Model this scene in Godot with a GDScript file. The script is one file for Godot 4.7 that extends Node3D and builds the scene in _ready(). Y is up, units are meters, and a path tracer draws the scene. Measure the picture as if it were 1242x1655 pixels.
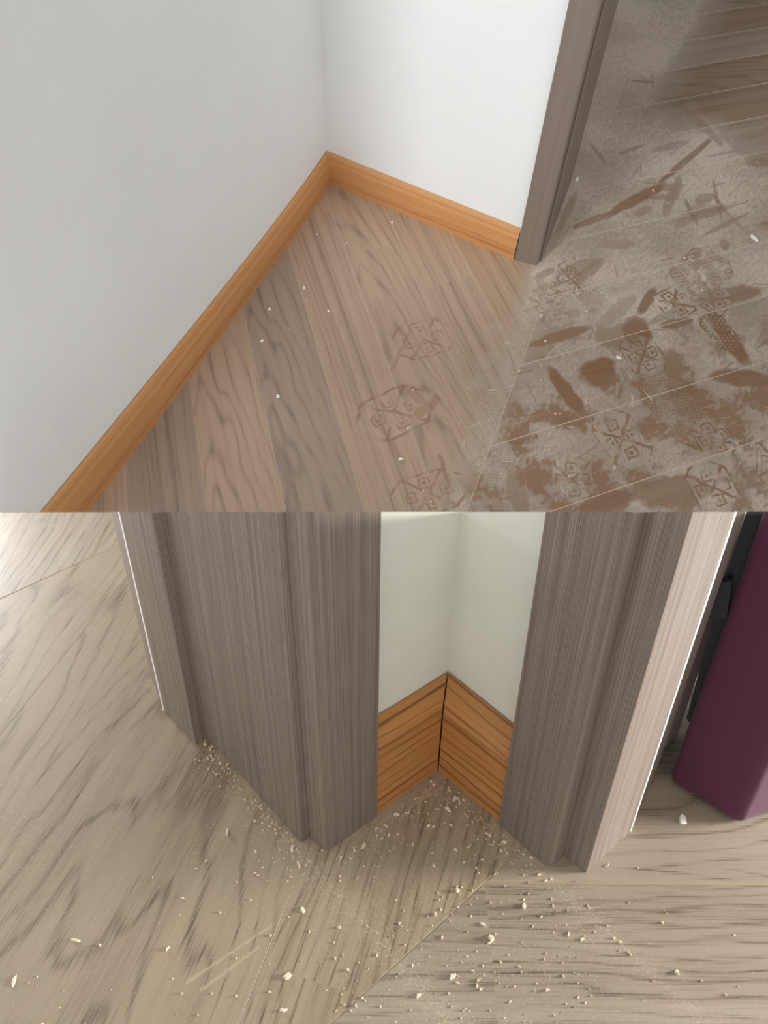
extends Node3D
# Two corners of one flat that is being finished: a low sawn-off corner of door frames stands in the foreground, and behind it
# another corner of the flat, on a floor that is laid on a slope. Units are metres, y is up.

const UP := Vector3(-0.3988, 0.7930, 0.4606)
const EYE := Vector3(0.2705, 0.4953, -0.2389)
# the far corner: its own axes (x along its left wall, y up its walls, z along its back wall)
var far := Transform3D(Basis(Vector3(0.8754, -0.3914, -0.2837), Vector3(0.2888, 0.8940, -0.3425), Vector3(0.3877, 0.2179, 0.8957)).orthonormalized(), Vector3(-0.8447, -0.0448, 1.1599))
var here := Transform3D()
var rng := RandomNumberGenerator.new()
var mats := {}

func _ready():
	rng.seed = 7
	# ---------------------------------------------------------------- camera, sky, lights, exposure
	var cam := Camera3D.new()
	cam.name = "camera"
	cam.fov = 61.18
	cam.near = 0.02
	cam.far = 60.0
	add_child(cam)
	cam.transform = Transform3D(Basis(Vector3(-0.7455, 0.0121, -0.6664), UP, Vector3(0.5340, 0.6091, -0.5863)).orthonormalized(), EYE)
	cam.current = true
	var we := WorldEnvironment.new()
	we.name = "world_environment"
	var env := Environment.new()
	env.background_mode = Environment.BG_COLOR
	env.background_color = Color(0.80, 0.80, 0.79)
	env.background_energy_multiplier = 1.66
	env.tonemap_mode = Environment.TONE_MAPPER_LINEAR
	env.tonemap_exposure = 1.0
	env.sdfgi_enabled = true
	env.ssao_enabled = true
	env.ssil_enabled = true
	we.environment = env
	add_child(we)
	spot("back_wall_daylight", far * Vector3(2.6, 1.6, 0.20), far * Vector3(0.0, 0.28, -0.22), 0.25, 13.0, 0.6, Color(0.97, 0.985, 1.0), 4.1)  # beam narrowed to the back wall, sent through the opening added in the left wall
	spot("right_room_daylight", Vector3(-0.72, 0.23, -0.70), Vector3(-0.03, 0.02, -0.17), 0.12, 26.0, 0.7, Color(1.0, 0.995, 0.985), 2.55)
	area("left_room_daylight", Vector3(0.090, 0.230, 1.000), Vector3(0.13, 0.0, 0.36), Vector2(0.14, 0.2), Color(1.0, 1.0, 1.0), 0.85)

	make_materials()
	far_floor()
	far_walls()
	far_skirting()
	far_door_frame()
	near_floor()
	near_walls()
	near_skirting()
	near_door_frames()
	bag()
	crumbs()

func spot(called: String, at: Vector3, to: Vector3, radius: float, cone: float, soft: float, c: Color, e: float):
	var l := SpotLight3D.new()
	l.name = called
	l.light_energy = e
	l.light_color = c
	l.light_size = radius
	l.spot_angle = cone
	l.spot_angle_attenuation = soft
	l.spot_attenuation = 2.0
	l.spot_range = 12.0
	l.shadow_enabled = true
	add_child(l)
	l.look_at_from_position(at, to, Vector3.UP)

func area(called: String, at: Vector3, to: Vector3, size: Vector2, c: Color, e: float):
	var l := AreaLight3D.new()
	l.name = called
	l.area_size = size
	l.light_color = c
	l.light_energy = e
	l.shadow_enabled = true
	l.area_range = 12.0
	add_child(l)
	l.look_at_from_position(at, to, Vector3.UP)

# -------------------------------------------------------------------- helpers
func new_st() -> SurfaceTool:
	var st := SurfaceTool.new()
	st.begin(Mesh.PRIMITIVE_TRIANGLES)
	return st

func tri(st: SurfaceTool, p: Array, n: Array, uv: Array, uv2 = null):
	var face: Vector3 = (p[1] - p[0]).cross(p[2] - p[0])
	var order := [0, 1, 2] if face.dot(n[0] + n[1] + n[2]) < 0 else [0, 2, 1]
	for k in order:
		st.set_normal(n[k])
		st.set_uv(uv[k])
		st.set_uv2(uv2[k] if uv2 else uv[k])
		st.add_vertex(p[k])

func quad(st: SurfaceTool, a: Vector3, b: Vector3, c: Vector3, d: Vector3, out: Vector3, uva: Vector2, uvb: Vector2, uvc: Vector2, uvd: Vector2):
	var n := (c - a).cross(d - b).normalized()
	if n.dot(out) < 0:
		n = -n
	tri(st, [a, b, c], [n, n, n], [uva, uvb, uvc])
	tri(st, [a, c, d], [n, n, n], [uva, uvc, uvd])

func build(called: String, st: SurfaceTool, m: Material, parent: Node, frame := Transform3D()) -> MeshInstance3D:
	var o := MeshInstance3D.new()
	o.name = numbered(called, parent)
	o.mesh = st.commit()
	o.material_override = m
	o.transform = frame
	parent.add_child(o, true)
	return o

func numbered(called: String, parent: Node) -> String:
	var k := 0
	var n := called
	while parent.has_node(n):
		k += 1
		n = "%s_%03d" % [called, k]
	return n

func tag(o: Node, label := "", category := "", kind := "", group := ""):
	if label: o.set_meta("label", label)
	if category: o.set_meta("category", category)
	if kind: o.set_meta("kind", kind)
	if group: o.set_meta("group", group)

func base(called: String, frame := Transform3D()) -> Node3D:
	var o := Node3D.new()
	o.name = numbered(called, self)
	o.transform = frame
	add_child(o, true)
	return o

# the height at which the near corner was sawn off
func saw(x: float, z: float) -> float:
	return EYE.y - ((x - EYE.x) * UP.x + (z - EYE.z) * UP.z) / UP.y

# a corner of a polygon rounded off: r per corner, n segments
func rounded(poly: Array, rs: Array, segs := 1) -> Array:
	var out := []
	var n := poly.size()
	for i in n:
		var p: Vector2 = poly[i]
		var a: Vector2 = poly[(i + n - 1) % n]
		var b: Vector2 = poly[(i + 1) % n]
		var r: float = minf(rs[i % rs.size()], 0.45 * minf(p.distance_to(a), p.distance_to(b)))
		if r <= 0.0:
			out.append(p)
			continue
		var s: Vector2 = p + (a - p).normalized() * r
		var e: Vector2 = p + (b - p).normalized() * r
		for k in segs + 1:
			var t := float(k) / segs
			out.append(s.lerp(p, t).lerp(p.lerp(e, t), t))
	return out

# an upright board: plan outlines at the foot and at the top, tops(x, z) gives the height of the top
func upright(foot: Array, head: Array, tops: Callable, smooth := false, bottom := 0.0, vscale := 1.0) -> SurfaceTool:
	var st := new_st()
	var n := foot.size()
	var c := Vector2()
	for p in foot: c += p
	c /= n
	var area2 := 0.0
	for i in n:
		area2 += foot[i].cross(foot[(i + 1) % n])
	var side := 1.0 if area2 > 0 else -1.0
	var u := 0.0
	var nrm := []
	for i in n:
		var d: Vector2 = (foot[(i + 1) % n] - foot[i]).normalized()
		nrm.append(Vector3(d.y, 0, -d.x) * side)
	for i in n:
		var j := (i + 1) % n
		var a := Vector3(foot[i].x, bottom, foot[i].y)
		var b := Vector3(foot[j].x, bottom, foot[j].y)
		var d := Vector3(head[i].x, tops.call(head[i].x, head[i].y), head[i].y)
		var e := Vector3(head[j].x, tops.call(head[j].x, head[j].y), head[j].y)
		var w := a.distance_to(b)
		var na: Vector3 = nrm[i]
		var nb: Vector3 = nrm[i]
		if smooth:
			var pi: Vector3 = nrm[(i + n - 1) % n]
			var ni: Vector3 = nrm[j]
			if pi.dot(na) > 0.5: na = (na + pi).normalized()
			if ni.dot(nb) > 0.5: nb = (nb + ni).normalized()
		tri(st, [a, b, e], [na, nb, nb], [Vector2(u, a.y), Vector2(u + w, b.y), Vector2(u + w, e.y)])
		tri(st, [a, e, d], [na, nb, na], [Vector2(u, a.y), Vector2(u + w, e.y), Vector2(u, d.y)])
		u += w
	var flat := PackedVector2Array(head)
	var ids := Geometry2D.triangulate_polygon(flat)
	for k in range(0, ids.size(), 3):
		var p := []
		var q := []
		var uv := []
		for m in 3:
			var h: Vector2 = head[ids[k + m]]
			var f: Vector2 = foot[ids[k + m]]
			p.append(Vector3(h.x, tops.call(h.x, h.y), h.y))
			q.append(Vector3(f.x, bottom, f.y))
			uv.append(h)
		tri(st, p, [Vector3.UP, Vector3.UP, Vector3.UP], uv)
		tri(st, q, [Vector3.DOWN, Vector3.DOWN, Vector3.DOWN], uv)
	return st

# a moulding run along stations: profile of (distance in front of the wall, height share), place(station, d, h) gives the point
func moulding(stations: Array, profile: Array, place: Callable, lengths: Array) -> SurfaceTool:
	var st := new_st()
	var n := profile.size()
	var pts := []
	for s in stations:
		var row := []
		for p in profile:
			row.append(place.call(s, p.x, p.y))
		pts.append(row)
	var v := [0.0]
	for k in n - 1:
		v.append(v[k] + (pts[0][k] as Vector3).distance_to(pts[0][k + 1]))
	for s in stations.size() - 1:
		var mid := Vector3()
		for k in n: mid += pts[s][k]
		mid /= n
		for k in n - 1:
			var a: Vector3 = pts[s][k]
			var b: Vector3 = pts[s + 1][k]
			var c: Vector3 = pts[s + 1][k + 1]
			var d: Vector3 = pts[s][k + 1]
			quad(st, a, b, c, d, (a + b + c + d) / 4 - mid + Vector3(0, 0.0001, 0), Vector2(lengths[s], v[k]), Vector2(lengths[s + 1], v[k]), Vector2(lengths[s + 1], v[k + 1]), Vector2(lengths[s], v[k + 1]))
	for e in [0, stations.size() - 1]:
		var row: Array = pts[e]
		var out: Vector3 = (pts[e][0] - pts[1 if e == 0 else e - 1][0]).normalized()
		var mid := Vector3()
		for k in n: mid += row[k]
		mid /= n
		for k in n:
			tri(st, [mid, row[k], row[(k + 1) % n]], [out, out, out], [Vector2(0, 0), Vector2(0, v[k]), Vector2(0.01, v[k])])
	return st

# one floor plank: outline in the plan, its grain runs along dir; cover(p) gives the place in the dust map
func plank(outline: PackedVector2Array, dir: Vector2, origin: Vector2, thick: float, gap: float, bev: float, cover: Callable) -> SurfaceTool:
	var st := new_st()
	if Geometry2D.is_polygon_clockwise(outline):
		outline.reverse()
	var a := Geometry2D.offset_polygon(outline, -gap, Geometry2D.JOIN_MITER)
	if a.is_empty(): return null
	var b := Geometry2D.offset_polygon(a[0], -bev, Geometry2D.JOIN_MITER)
	if b.is_empty() or b[0].size() != a[0].size(): return null
	var outer: PackedVector2Array = a[0]
	var top: PackedVector2Array = b[0]
	var n := top.size()
	# line the two outlines up
	var shift := 0
	var best := 1e9
	for k in n:
		var dd := outer[0].distance_to(top[k])
		if dd < best:
			best = dd
			shift = k
	var across := Vector2(-dir.y, dir.x)
	var uvf := func(p: Vector2): return Vector2((p - origin).dot(dir), (p - origin).dot(across))
	for i in n:
		var j := (i + 1) % n
		var t0: Vector2 = top[(i + shift) % n]
		var t1: Vector2 = top[(j + shift) % n]
		var o0: Vector2 = outer[i]
		var o1: Vector2 = outer[j]
		var d := (o1 - o0).normalized()
		var side := Vector3(d.y, 0, -d.x)
		var slope := (side + Vector3.UP).normalized()
		var T0 := Vector3(t0.x, 0, t0.y)
		var T1 := Vector3(t1.x, 0, t1.y)
		var O0 := Vector3(o0.x, -bev, o0.y)
		var O1 := Vector3(o1.x, -bev, o1.y)
		var B0 := Vector3(o0.x, -thick, o0.y)
		var B1 := Vector3(o1.x, -thick, o1.y)
		var u0: Vector2 = uvf.call(o0)
		var u1: Vector2 = uvf.call(o1)
		var c0: Vector2 = cover.call(o0)
		var c1: Vector2 = cover.call(o1)
		tri(st, [T0, T1, O1], [slope, slope, slope], [uvf.call(t0), uvf.call(t1), u1], [c0, c1, c1])
		tri(st, [T0, O1, O0], [slope, slope, slope], [uvf.call(t0), u1, u0], [c0, c1, c0])
		tri(st, [O0, O1, B1], [side, side, side], [u0, u1, u1], [c0, c1, c1])
		tri(st, [O0, B1, B0], [side, side, side], [u0, u1, u0], [c0, c1, c0])
	var ids := Geometry2D.triangulate_polygon(top)
	for k in range(0, ids.size(), 3):
		var p := []
		var uv := []
		var uv2 := []
		for m in 3:
			var q: Vector2 = top[ids[k + m]]
			p.append(Vector3(q.x, 0, q.y))
			uv.append(uvf.call(q))
			uv2.append(cover.call(q))
		tri(st, p, [Vector3.UP, Vector3.UP, Vector3.UP], uv, uv2)
	return st

# -------------------------------------------------------------------- textures
func bytes_noise(w: int, h: int, sw: int, sh: int, freq: float, s: int, octaves := 3) -> PackedByteArray:
	# noise drawn at sw x sh and stretched to w x h
	var f := FastNoiseLite.new()
	f.seed = s
	f.noise_type = FastNoiseLite.TYPE_SIMPLEX_SMOOTH
	f.frequency = freq
	f.fractal_octaves = octaves
	var im := f.get_image(sw, sh, false, false, false)
	im.convert(Image.FORMAT_L8)
	if sw != w or sh != h:
		im.resize(w, h, Image.INTERPOLATE_CUBIC)
	return im.get_data()

# timber: x runs along the grain. cath > 0 draws the arches of a plain-sawn board, else lines across the board
func timber(w: int, h: int, s: int, dark: Color, mid: Color, light: Color, cath: float, lines: float, line_dark: float, pores: float, wander := 0.5, sharp := 3, streaks := 0.5) -> ImageTexture:
	var streak := bytes_noise(w, h, maxi(6, w / 170), h, 7.0 / h, s, 4)
	var fine := bytes_noise(w, h, maxi(8, w / 44), h, 0.33, s + 1, 2)
	var tone := bytes_noise(w, h, maxi(8, w / 64), maxi(8, h / 8), 0.05, s + 2, 2)
	var warp := bytes_noise(w, h, maxi(8, w / 32), maxi(8, h / 8), 0.06, s + 3, 3)
	var out := PackedByteArray()
	out.resize(w * h * 3)
	var k := 0
	for y in h:
		var v := (float(y) / h - 0.5) * 2.0
		for x in w:
			var i := y * w + x
			var wv := warp[i] / 255.0 - 0.5
			var tn := tone[i] / 255.0 - 0.5
			var c := 0.62 + (streak[i] / 255.0 - 0.5) * streaks * 1.6 + 0.22 * tn
			var field: float
			if cath > 0.0: field = (float(x) / w) * cath + v * v * cath * 0.55 + wv * wander * 4.0
			else: field = v * lines * 0.5 + wv * wander * 4.0
			var line := sin(field * 6.2832) * 0.5 + 0.5
			line = pow(line, sharp)
			c -= line * line_dark * (0.75 + tn)
			var p := clampf((0.43 - fine[i] / 255.0) * 5.0, 0.0, 1.0)
			c -= p * pores * (0.6 + line * 0.8)
			c = clampf(c, 0.0, 1.0)
			var col: Color = dark.lerp(mid, c * 2.0) if c < 0.5 else mid.lerp(light, c * 2.0 - 1.0)
			out[k] = int(col.r * 255.0)
			out[k + 1] = int(col.g * 255.0)
			out[k + 2] = int(col.b * 255.0)
			k += 3
	return ImageTexture.create_from_image(Image.create_from_data(w, h, false, Image.FORMAT_RGB8, out))

# straight fine-lined veneer: x runs across the lines
func veneer(w: int, h: int, s: int, dark: Color, light: Color) -> ImageTexture:
	var a := bytes_noise(w, h, w, 5, 0.22, s, 3)
	var b := bytes_noise(w, h, w, 9, 0.03, s + 1, 2)
	var c := bytes_noise(w, h, w, h / 8, 0.35, s + 2, 1)
	var out := PackedByteArray()
	out.resize(w * h * 3)
	var k := 0
	for i in w * h:
		var t := 0.5 + (a[i] - 127) / 255.0 * 1.2 + (b[i] - 127) / 255.0 * 0.35 + (c[i] - 127) / 255.0 * 0.35
		t = clampf(t, 0.0, 1.0)
		out[k] = int(lerpf(dark.r, light.r, t) * 255.0)
		out[k + 1] = int(lerpf(dark.g, light.g, t) * 255.0)
		out[k + 2] = int(lerpf(dark.b, light.b, t) * 255.0)
		k += 3
	return ImageTexture.create_from_image(Image.create_from_data(w, h, false, Image.FORMAT_RGB8, out))

func mottled(w: int, h: int, s: int, a: Color, b: Color, freq: float) -> ImageTexture:
	var n := bytes_noise(w, h, w, h, freq, s, 4)
	var out := PackedByteArray()
	out.resize(w * h * 3)
	for i in w * h:
		var t := n[i] / 255.0
		out[i * 3] = int(lerpf(a.r, b.r, t) * 255.0)
		out[i * 3 + 1] = int(lerpf(a.g, b.g, t) * 255.0)
		out[i * 3 + 2] = int(lerpf(a.b, b.b, t) * 255.0)
	return ImageTexture.create_from_image(Image.create_from_data(w, h, false, Image.FORMAT_RGB8, out))

func mat(called: String, tex, tint: Color, rough: float, metres := Vector2.ONE) -> StandardMaterial3D:
	var m := StandardMaterial3D.new()
	m.resource_name = called
	m.albedo_color = tint
	if tex: m.albedo_texture = tex
	m.roughness = rough
	m.uv1_scale = Vector3(1.0 / metres.x, 1.0 / metres.y, 1)
	mats[called] = m
	return m

func make_materials():
	var wd := Color(0.46, 0.385, 0.325)
	var wm := Color(0.69, 0.60, 0.515)
	var wl := Color(0.765, 0.67, 0.575)
	var straight := timber(1024, 256, 11, wd, wm, wl, 0.0, 20.0, 0.14, 0.18, 0.3, 3, 0.42)
	var arches := timber(1024, 256, 23, wd, wm, wl, 9.0, 0.0, 0.30, 0.10, 0.6, 4, 0.3)
	var arches2 := timber(1024, 256, 57, wd, wm, wl, 6.0, 0.0, 0.26, 0.12, 0.8, 4, 0.35)
	var dust := far_dust()
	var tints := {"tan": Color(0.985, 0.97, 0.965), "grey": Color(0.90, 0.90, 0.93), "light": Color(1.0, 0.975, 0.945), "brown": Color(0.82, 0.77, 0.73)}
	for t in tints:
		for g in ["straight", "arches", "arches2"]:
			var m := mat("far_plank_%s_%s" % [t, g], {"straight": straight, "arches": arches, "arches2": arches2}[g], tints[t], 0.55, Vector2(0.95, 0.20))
			m.detail_enabled = true
			m.detail_albedo = dust
			m.detail_uv_layer = BaseMaterial3D.DETAIL_UV_2
	var nd := Color(0.365, 0.305, 0.245)
	var nm := Color(0.57, 0.508, 0.43)
	var nl := Color(0.65, 0.592, 0.515)
	var n1 := timber(1600, 512, 31, nd, nm, nl, 0.0, 24.0, 0.26, 0.42, 0.7, 4, 0.45)
	var n2 := timber(1600, 512, 43, nd, nm, nl, 7.0, 0.0, 0.30, 0.36, 0.45, 8, 0.35)
	var sand := near_dust()
	for g in ["straight", "arches"]:
		for t in ["warm", "pale"]:
			var m := mat("near_plank_%s_%s" % [t, g], n1 if g == "straight" else n2, Color(1, 0.985, 0.95) if t == "warm" else Color(0.985, 0.99, 1.0), 0.42, Vector2(0.62, 0.19))
			m.metallic_specular = 0.65
			m.detail_enabled = true
			m.detail_albedo = sand
			m.detail_uv_layer = BaseMaterial3D.DETAIL_UV_2
	mat("joint_dust", null, Color(0.80, 0.74, 0.66), 0.9)
	mat("joint_near", null, Color(0.60, 0.53, 0.43), 0.9)
	mat("white_paint", mottled(256, 256, 5, Color(0.905, 0.912, 0.915), Color(0.925, 0.932, 0.934), 0.02), Color.WHITE, 0.85, Vector2(1.2, 1.2))
	mat("cream_paint", mottled(256, 256, 6, Color(0.865, 0.86, 0.815), Color(0.89, 0.887, 0.85), 0.03), Color.WHITE, 0.85, Vector2(0.3, 0.3))
	mat("frame_veneer", veneer(1024, 256, 71, Color(0.36, 0.315, 0.285), Color(0.575, 0.52, 0.48)), Color.WHITE, 0.5, Vector2(0.16, 0.5))
	mat("frame_veneer_far", veneer(512, 64, 77, Color(0.455, 0.405, 0.37), Color(0.54, 0.487, 0.447)), Color.WHITE, 0.5, Vector2(0.16, 2.5))
	var oak := timber(1024, 128, 91, Color(0.52, 0.33, 0.18), Color(0.76, 0.54, 0.34), Color(0.82, 0.61, 0.405), 0.0, 2.0, 0.10, 0.12, 0.25, 4, 0.45)
	mat("oak_far", oak, Color.WHITE, 0.45, Vector2(0.6, 0.085))
	var oak2 := timber(1024, 256, 97, Color(0.36, 0.21, 0.085), Color(0.70, 0.475, 0.26), Color(0.77, 0.55, 0.33), 0.0, 11.0, 0.40, 0.16, 0.35, 6, 0.35)
	mat("oak_near", oak2, Color.WHITE, 0.45, Vector2(0.40, 0.085))
	mat("seal_white", null, Color(0.93, 0.90, 0.86), 0.6)
	var maroon := mat("maroon_cloth", mottled(256, 256, 8, Color(0.29, 0.085, 0.20), Color(0.345, 0.11, 0.245), 0.25), Color.WHITE, 0.8, Vector2(0.06, 0.06))
	maroon.rim_enabled = true
	maroon.rim = 0.2
	mat("navy_web", null, Color(0.07, 0.08, 0.13), 0.6)
	mat("crumb_cream", null, Color(0.87, 0.82, 0.72), 0.9)
	mat("crumb_white", null, Color(0.95, 0.94, 0.91), 0.9)
	mat("sawdust", null, Color(0.86, 0.79, 0.68), 0.95)

# -------------------------------------------------------------------- dust on the far floor
const DW := 2048
const DH := 1090
const D0 := Vector2(-1.10, -1.15)      # the plan point of the map's first pixel; one pixel is 1.15 mm
const DPX := 0.00115
var veil: PackedFloat32Array          # how much grey dust lies there
var wiped: PackedFloat32Array         # how much brown shows where a sole lifted it

func dpx(p: Vector2) -> Vector2:
	return (p - D0) / DPX

func mark(c: Vector2, half: Vector2, ang: float, f: Callable):
	# runs f(local x, local y, old index) over the pixels of a turned box, c and half in metres
	var cc := dpx(c)
	var r := half.length() / DPX
	var ca := cos(ang)
	var sa := sin(ang)
	for y in range(maxi(0, int(cc.y - r)), mini(DH, int(cc.y + r) + 1)):
		for x in range(maxi(0, int(cc.x - r)), mini(DW, int(cc.x + r) + 1)):
			var dx := (x - cc.x) * DPX
			var dy := (y - cc.y) * DPX
			var lx := dx * ca + dy * sa
			var ly := -dx * sa + dy * ca
			if absf(lx) <= half.x and absf(ly) <= half.y:
				f.call(lx, ly, y * DW + x)

func smear(c: Vector2, half: Vector2, ang: float, strength: float):
	mark(c, half * 1.3, ang, func(x, y, i):
		var d: float = sqrt((x / half.x) ** 2 + (y / half.y) ** 2)
		var ragged: float = rough_at(i)
		var a := clampf((1.0 - d + ragged * 0.45) * 4.0, 0.0, 1.0) * strength
		wiped[i] = maxf(wiped[i], a)
		veil[i] *= 1.0 - a)

var rag: PackedByteArray
func rough_at(i: int) -> float:
	return rag[i] / 255.0 - 0.5

# a sole's tread. kind 0: crossed bars with open squares, 1: round studs, 2: fine lattice
func tread(c: Vector2, half: Vector2, ang: float, kind: int, strength: float, rim: float, pale: float):
	mark(c, half, ang, func(x, y, i):
		x += rough_at(i) * 0.007
		y += (rag[(i + 9137) % rag.size()] / 255.0 - 0.5) * 0.007
		var u: float = x / half.x
		var v: float = y / half.y
		# a hexagonal heel outline with cut corners
		var d: float = maxf(absf(v), absf(u) * 0.72 + absf(v) * 0.55)
		if d > 1.0: return
		var a := 0.0
		var b := 0.0
		if kind == 0:
			var cx: float = absf(u) + 0.0
			var bar: float = minf(absf(u * half.x - v * half.y), absf(u * half.x + v * half.y)) / 1.414
			a = 1.0 if bar < 0.0028 else 0.0
			var q: float = maxf(absf(absf(u * half.x) - half.x * 0.5), absf(v * half.y))
			var q2: float = maxf(absf(u * half.x), absf(absf(v * half.y) - half.y * 0.5))
			var qq: float = minf(q, q2)
			if bar >= 0.0042:
				if qq < 0.0035 or (qq > 0.0075 and qq < 0.0110): a = 1.0
				else: b = 1.0
			elif bar >= 0.0028: b = 1.0
			var edge: float = minf(absf(u), 1.0)
		elif kind == 1:
			var px: float = x / 0.0085
			var py: float = y / 0.0075
			var row: float = floorf(py)
			var ox: float = px + 0.5 * fposmod(row, 2.0)
			var fx: float = ox - floorf(ox) - 0.5
			var fy: float = py - row - 0.5
			if fx * fx * 1.3 + fy * fy < 0.085: b = 1.0
			else: a = 0.9
		else:
			var g: float = minf(absf(fposmod(x + y * 0.3, 0.0065) - 0.00325), absf(fposmod(y - x * 0.4, 0.0080) - 0.004))
			if g < 0.0009: b = 0.8
			else: a = 0.75
		if d > 1.0 - rim: a = 1.0; b = 0.0
		var wear := clampf(0.70 + (rag[(i + 40011) % rag.size()] / 255.0 - 0.5) * 3.6, 0.0, 1.0)
		a *= wear * strength
		wiped[i] = maxf(wiped[i] * (1.0 - b * 0.8), a)
		veil[i] = clampf(lerpf(veil[i] * (1.0 - a), maxf(pale, veil[i]), b * wear * 0.7), 0.0, 1.0))

func scratch(a: Vector2, b: Vector2, width: float, pale: float, brown: float):
	var m := (a + b) / 2
	mark(m, Vector2(a.distance_to(b) / 2, width * 2.0), (b - a).angle(), func(x, y, i):
		var w: float = y + rough_at(i) * width * 0.8
		if absf(w) < width / 2:
			if pale > 0.0: veil[i] = maxf(veil[i], pale * clampf(0.7 + rough_at(i) * 2.0, 0, 1))
			if brown > 0.0:
				wiped[i] = maxf(wiped[i], brown)
				veil[i] *= 1.0 - brown)

func far_dust() -> ImageTexture:
	veil = PackedFloat32Array()
	veil.resize(DW * DH)
	wiped = PackedFloat32Array()
	wiped.resize(DW * DH)
	rag = bytes_noise(DW, DH, DW / 2, DH / 2, 0.06, 301, 4)
	var cloud := bytes_noise(DW, DH, DW / 4, DH / 4, 0.018, 302, 4)
	var swirl := bytes_noise(DW, DH, DW / 2, DH, 0.11, 303, 4)
	var patch := bytes_noise(DW, DH, DW / 4, DH / 4, 0.040, 305, 4)
	for y in DH:
		var b := D0.y + y * DPX
		for x in DW:
			var a := D0.x + x * DPX
			var i := y * DW + x
			# the dust starts at a ragged line through the doorway and along the chevron seam
			var line := 0.05 if a < -0.03 else (-0.435 - 0.13 * a if a < 0.1 else -0.448 - 0.17 * (a - 0.1))
			var inside := clampf((line - b) / 0.03 + (cloud[i] / 255.0 - 0.5) * 1.2 + 0.4, 0.0, 1.0)
			var c := cloud[i] / 255.0 - 0.5
			# trodden thin in the far end of the next room, thick by the doorway
			var thin := clampf((-0.48 - a - c * 0.25) / 0.12, 0.0, 1.0) * clampf((-0.47 - b) / 0.08, 0.0, 1.0)
			var warm := clampf((a + 0.12 - (b + 0.75) * 0.35) / 0.25, 0.0, 1.0)
			var d := (0.84 - 0.10 * warm) * (1.0 + c * 0.55) * (1.0 - 0.90 * thin)
			d += (swirl[i] / 255.0 - 0.5) * 0.24 * (1.0 - thin)
			veil[i] = clampf(d * inside, 0.0, 0.95)
			# ragged places where soles have lifted the dust off
			var w := clampf((patch[i] / 255.0 - 0.50) * 7.0 + (swirl[i] / 255.0 - 0.5) * 2.5, 0.0, 1.0) * warm * inside * clampf((-0.50 - b) / 0.06, 0.0, 1.0)
			wiped[i] = w * 0.75
			veil[i] *= 1.0 - w * 0.72
	for k in 70:
		# soft wipes, dragged mostly along the way people walk through the door
		smear(Vector2(rng.randf_range(-0.62, 0.10), rng.randf_range(-1.05, -0.44)), Vector2(rng.randf_range(0.015, 0.075), rng.randf_range(0.004, 0.016)), rng.randf_range(-2.9, -2.0) if k % 3 else rng.randf_range(-1.1, 0.2), rng.randf_range(0.10, 0.34))
	for k in 520:
		var p := Vector2(rng.randf_range(-0.55, 0.50), rng.randf_range(-1.10, -0.47))
		var an := rng.randf_range(-2.9, -1.9) if k % 4 else rng.randf_range(-1.2, 0.2)
		var dirt := Vector2.from_angle(an) * rng.randf_range(0.010, 0.055)
		if k % 3: scratch(p, p + dirt, rng.randf_range(0.0012, 0.0026), rng.randf_range(0.85, 1.0), 0.0)
		else: scratch(p, p + dirt, rng.randf_range(0.0012, 0.003), 0.0, rng.randf_range(0.2, 0.5))
	# soles on the clean boards
	tread(Vector2(0.252, -0.338), Vector2(0.055, 0.040), 0.75, 0, 0.75, 0.10, 0.14)
	tread(Vector2(0.418, -0.365), Vector2(0.066, 0.047), 0.55, 0, 0.80, 0.12, 0.18)
	tread(Vector2(0.530, -0.488), Vector2(0.062, 0.040), 0.75, 0, 0.75, 0.10, 0.18)
	scratch(Vector2(0.241, -0.306), Vector2(0.345, -0.320), 0.006, 0.0, 0.4)
	scratch(Vector2(0.440, -0.335), Vector2(0.500, -0.425), 0.010, 0.0, 0.35)
	scratch(Vector2(0.350, -0.420), Vector2(0.405, -0.400), 0.016, 0.0, 0.5)
	scratch(Vector2(0.455, -0.470), Vector2(0.505, -0.515), 0.007, 0.0, 0.6)
	smear(Vector2(0.37, -0.385), Vector2(0.024, 0.010), 1.9, 0.45)
	# pale scuffed patches beside the seam
	for q in [[0.235, -0.462, 0.035, 0.022, 0.5], [0.285, -0.470, 0.03, 0.02, 0.4], [0.17, -0.44, 0.03, 0.015, 0.3]]:
		mark(Vector2(q[0], q[1]), Vector2(q[2], q[3]), 0.6, func(x, y, i):
			var d: float = sqrt((x / q[2]) ** 2 + (y / q[3]) ** 2)
			veil[i] = maxf(veil[i], clampf((1.0 - d) * 2.0 + rough_at(i), 0.0, 1.0) * q[4]))
	# soles, drags and swipes in the dust
	smear(Vector2(0.123, -0.556), Vector2(0.075, 0.013), -2.42, 0.85)
	smear(Vector2(0.232, -0.612), Vector2(0.068, 0.016), -0.98, 0.9)
	smear(Vector2(0.162, -0.645), Vector2(0.040, 0.030), 0.55, 0.9)
	smear(Vector2(0.045, -0.675), Vector2(0.036, 0.030), -0.4, 0.9)
	smear(Vector2(-0.034, -0.668), Vector2(0.043, 0.011), 0.1, 0.85)
	smear(Vector2(-0.010, -0.735), Vector2(0.034, 0.012), -2.3, 0.7)
	smear(Vector2(-0.02, -0.835), Vector2(0.070, 0.018), -0.9, 0.9)
	smear(Vector2(0.05, -0.88), Vector2(0.060, 0.022), -2.0, 0.8)
	smear(Vector2(-0.12, -0.80), Vector2(0.075, 0.022), -2.3, 0.7)
	smear(Vector2(-0.27, -0.560), Vector2(0.085, 0.014), -2.65, 0.75)
	smear(Vector2(-0.42, -0.610), Vector2(0.100, 0.008), -2.85, 0.7)
	smear(Vector2(-0.175, -0.505), Vector2(0.06, 0.010), -2.5, 0.5)
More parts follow.
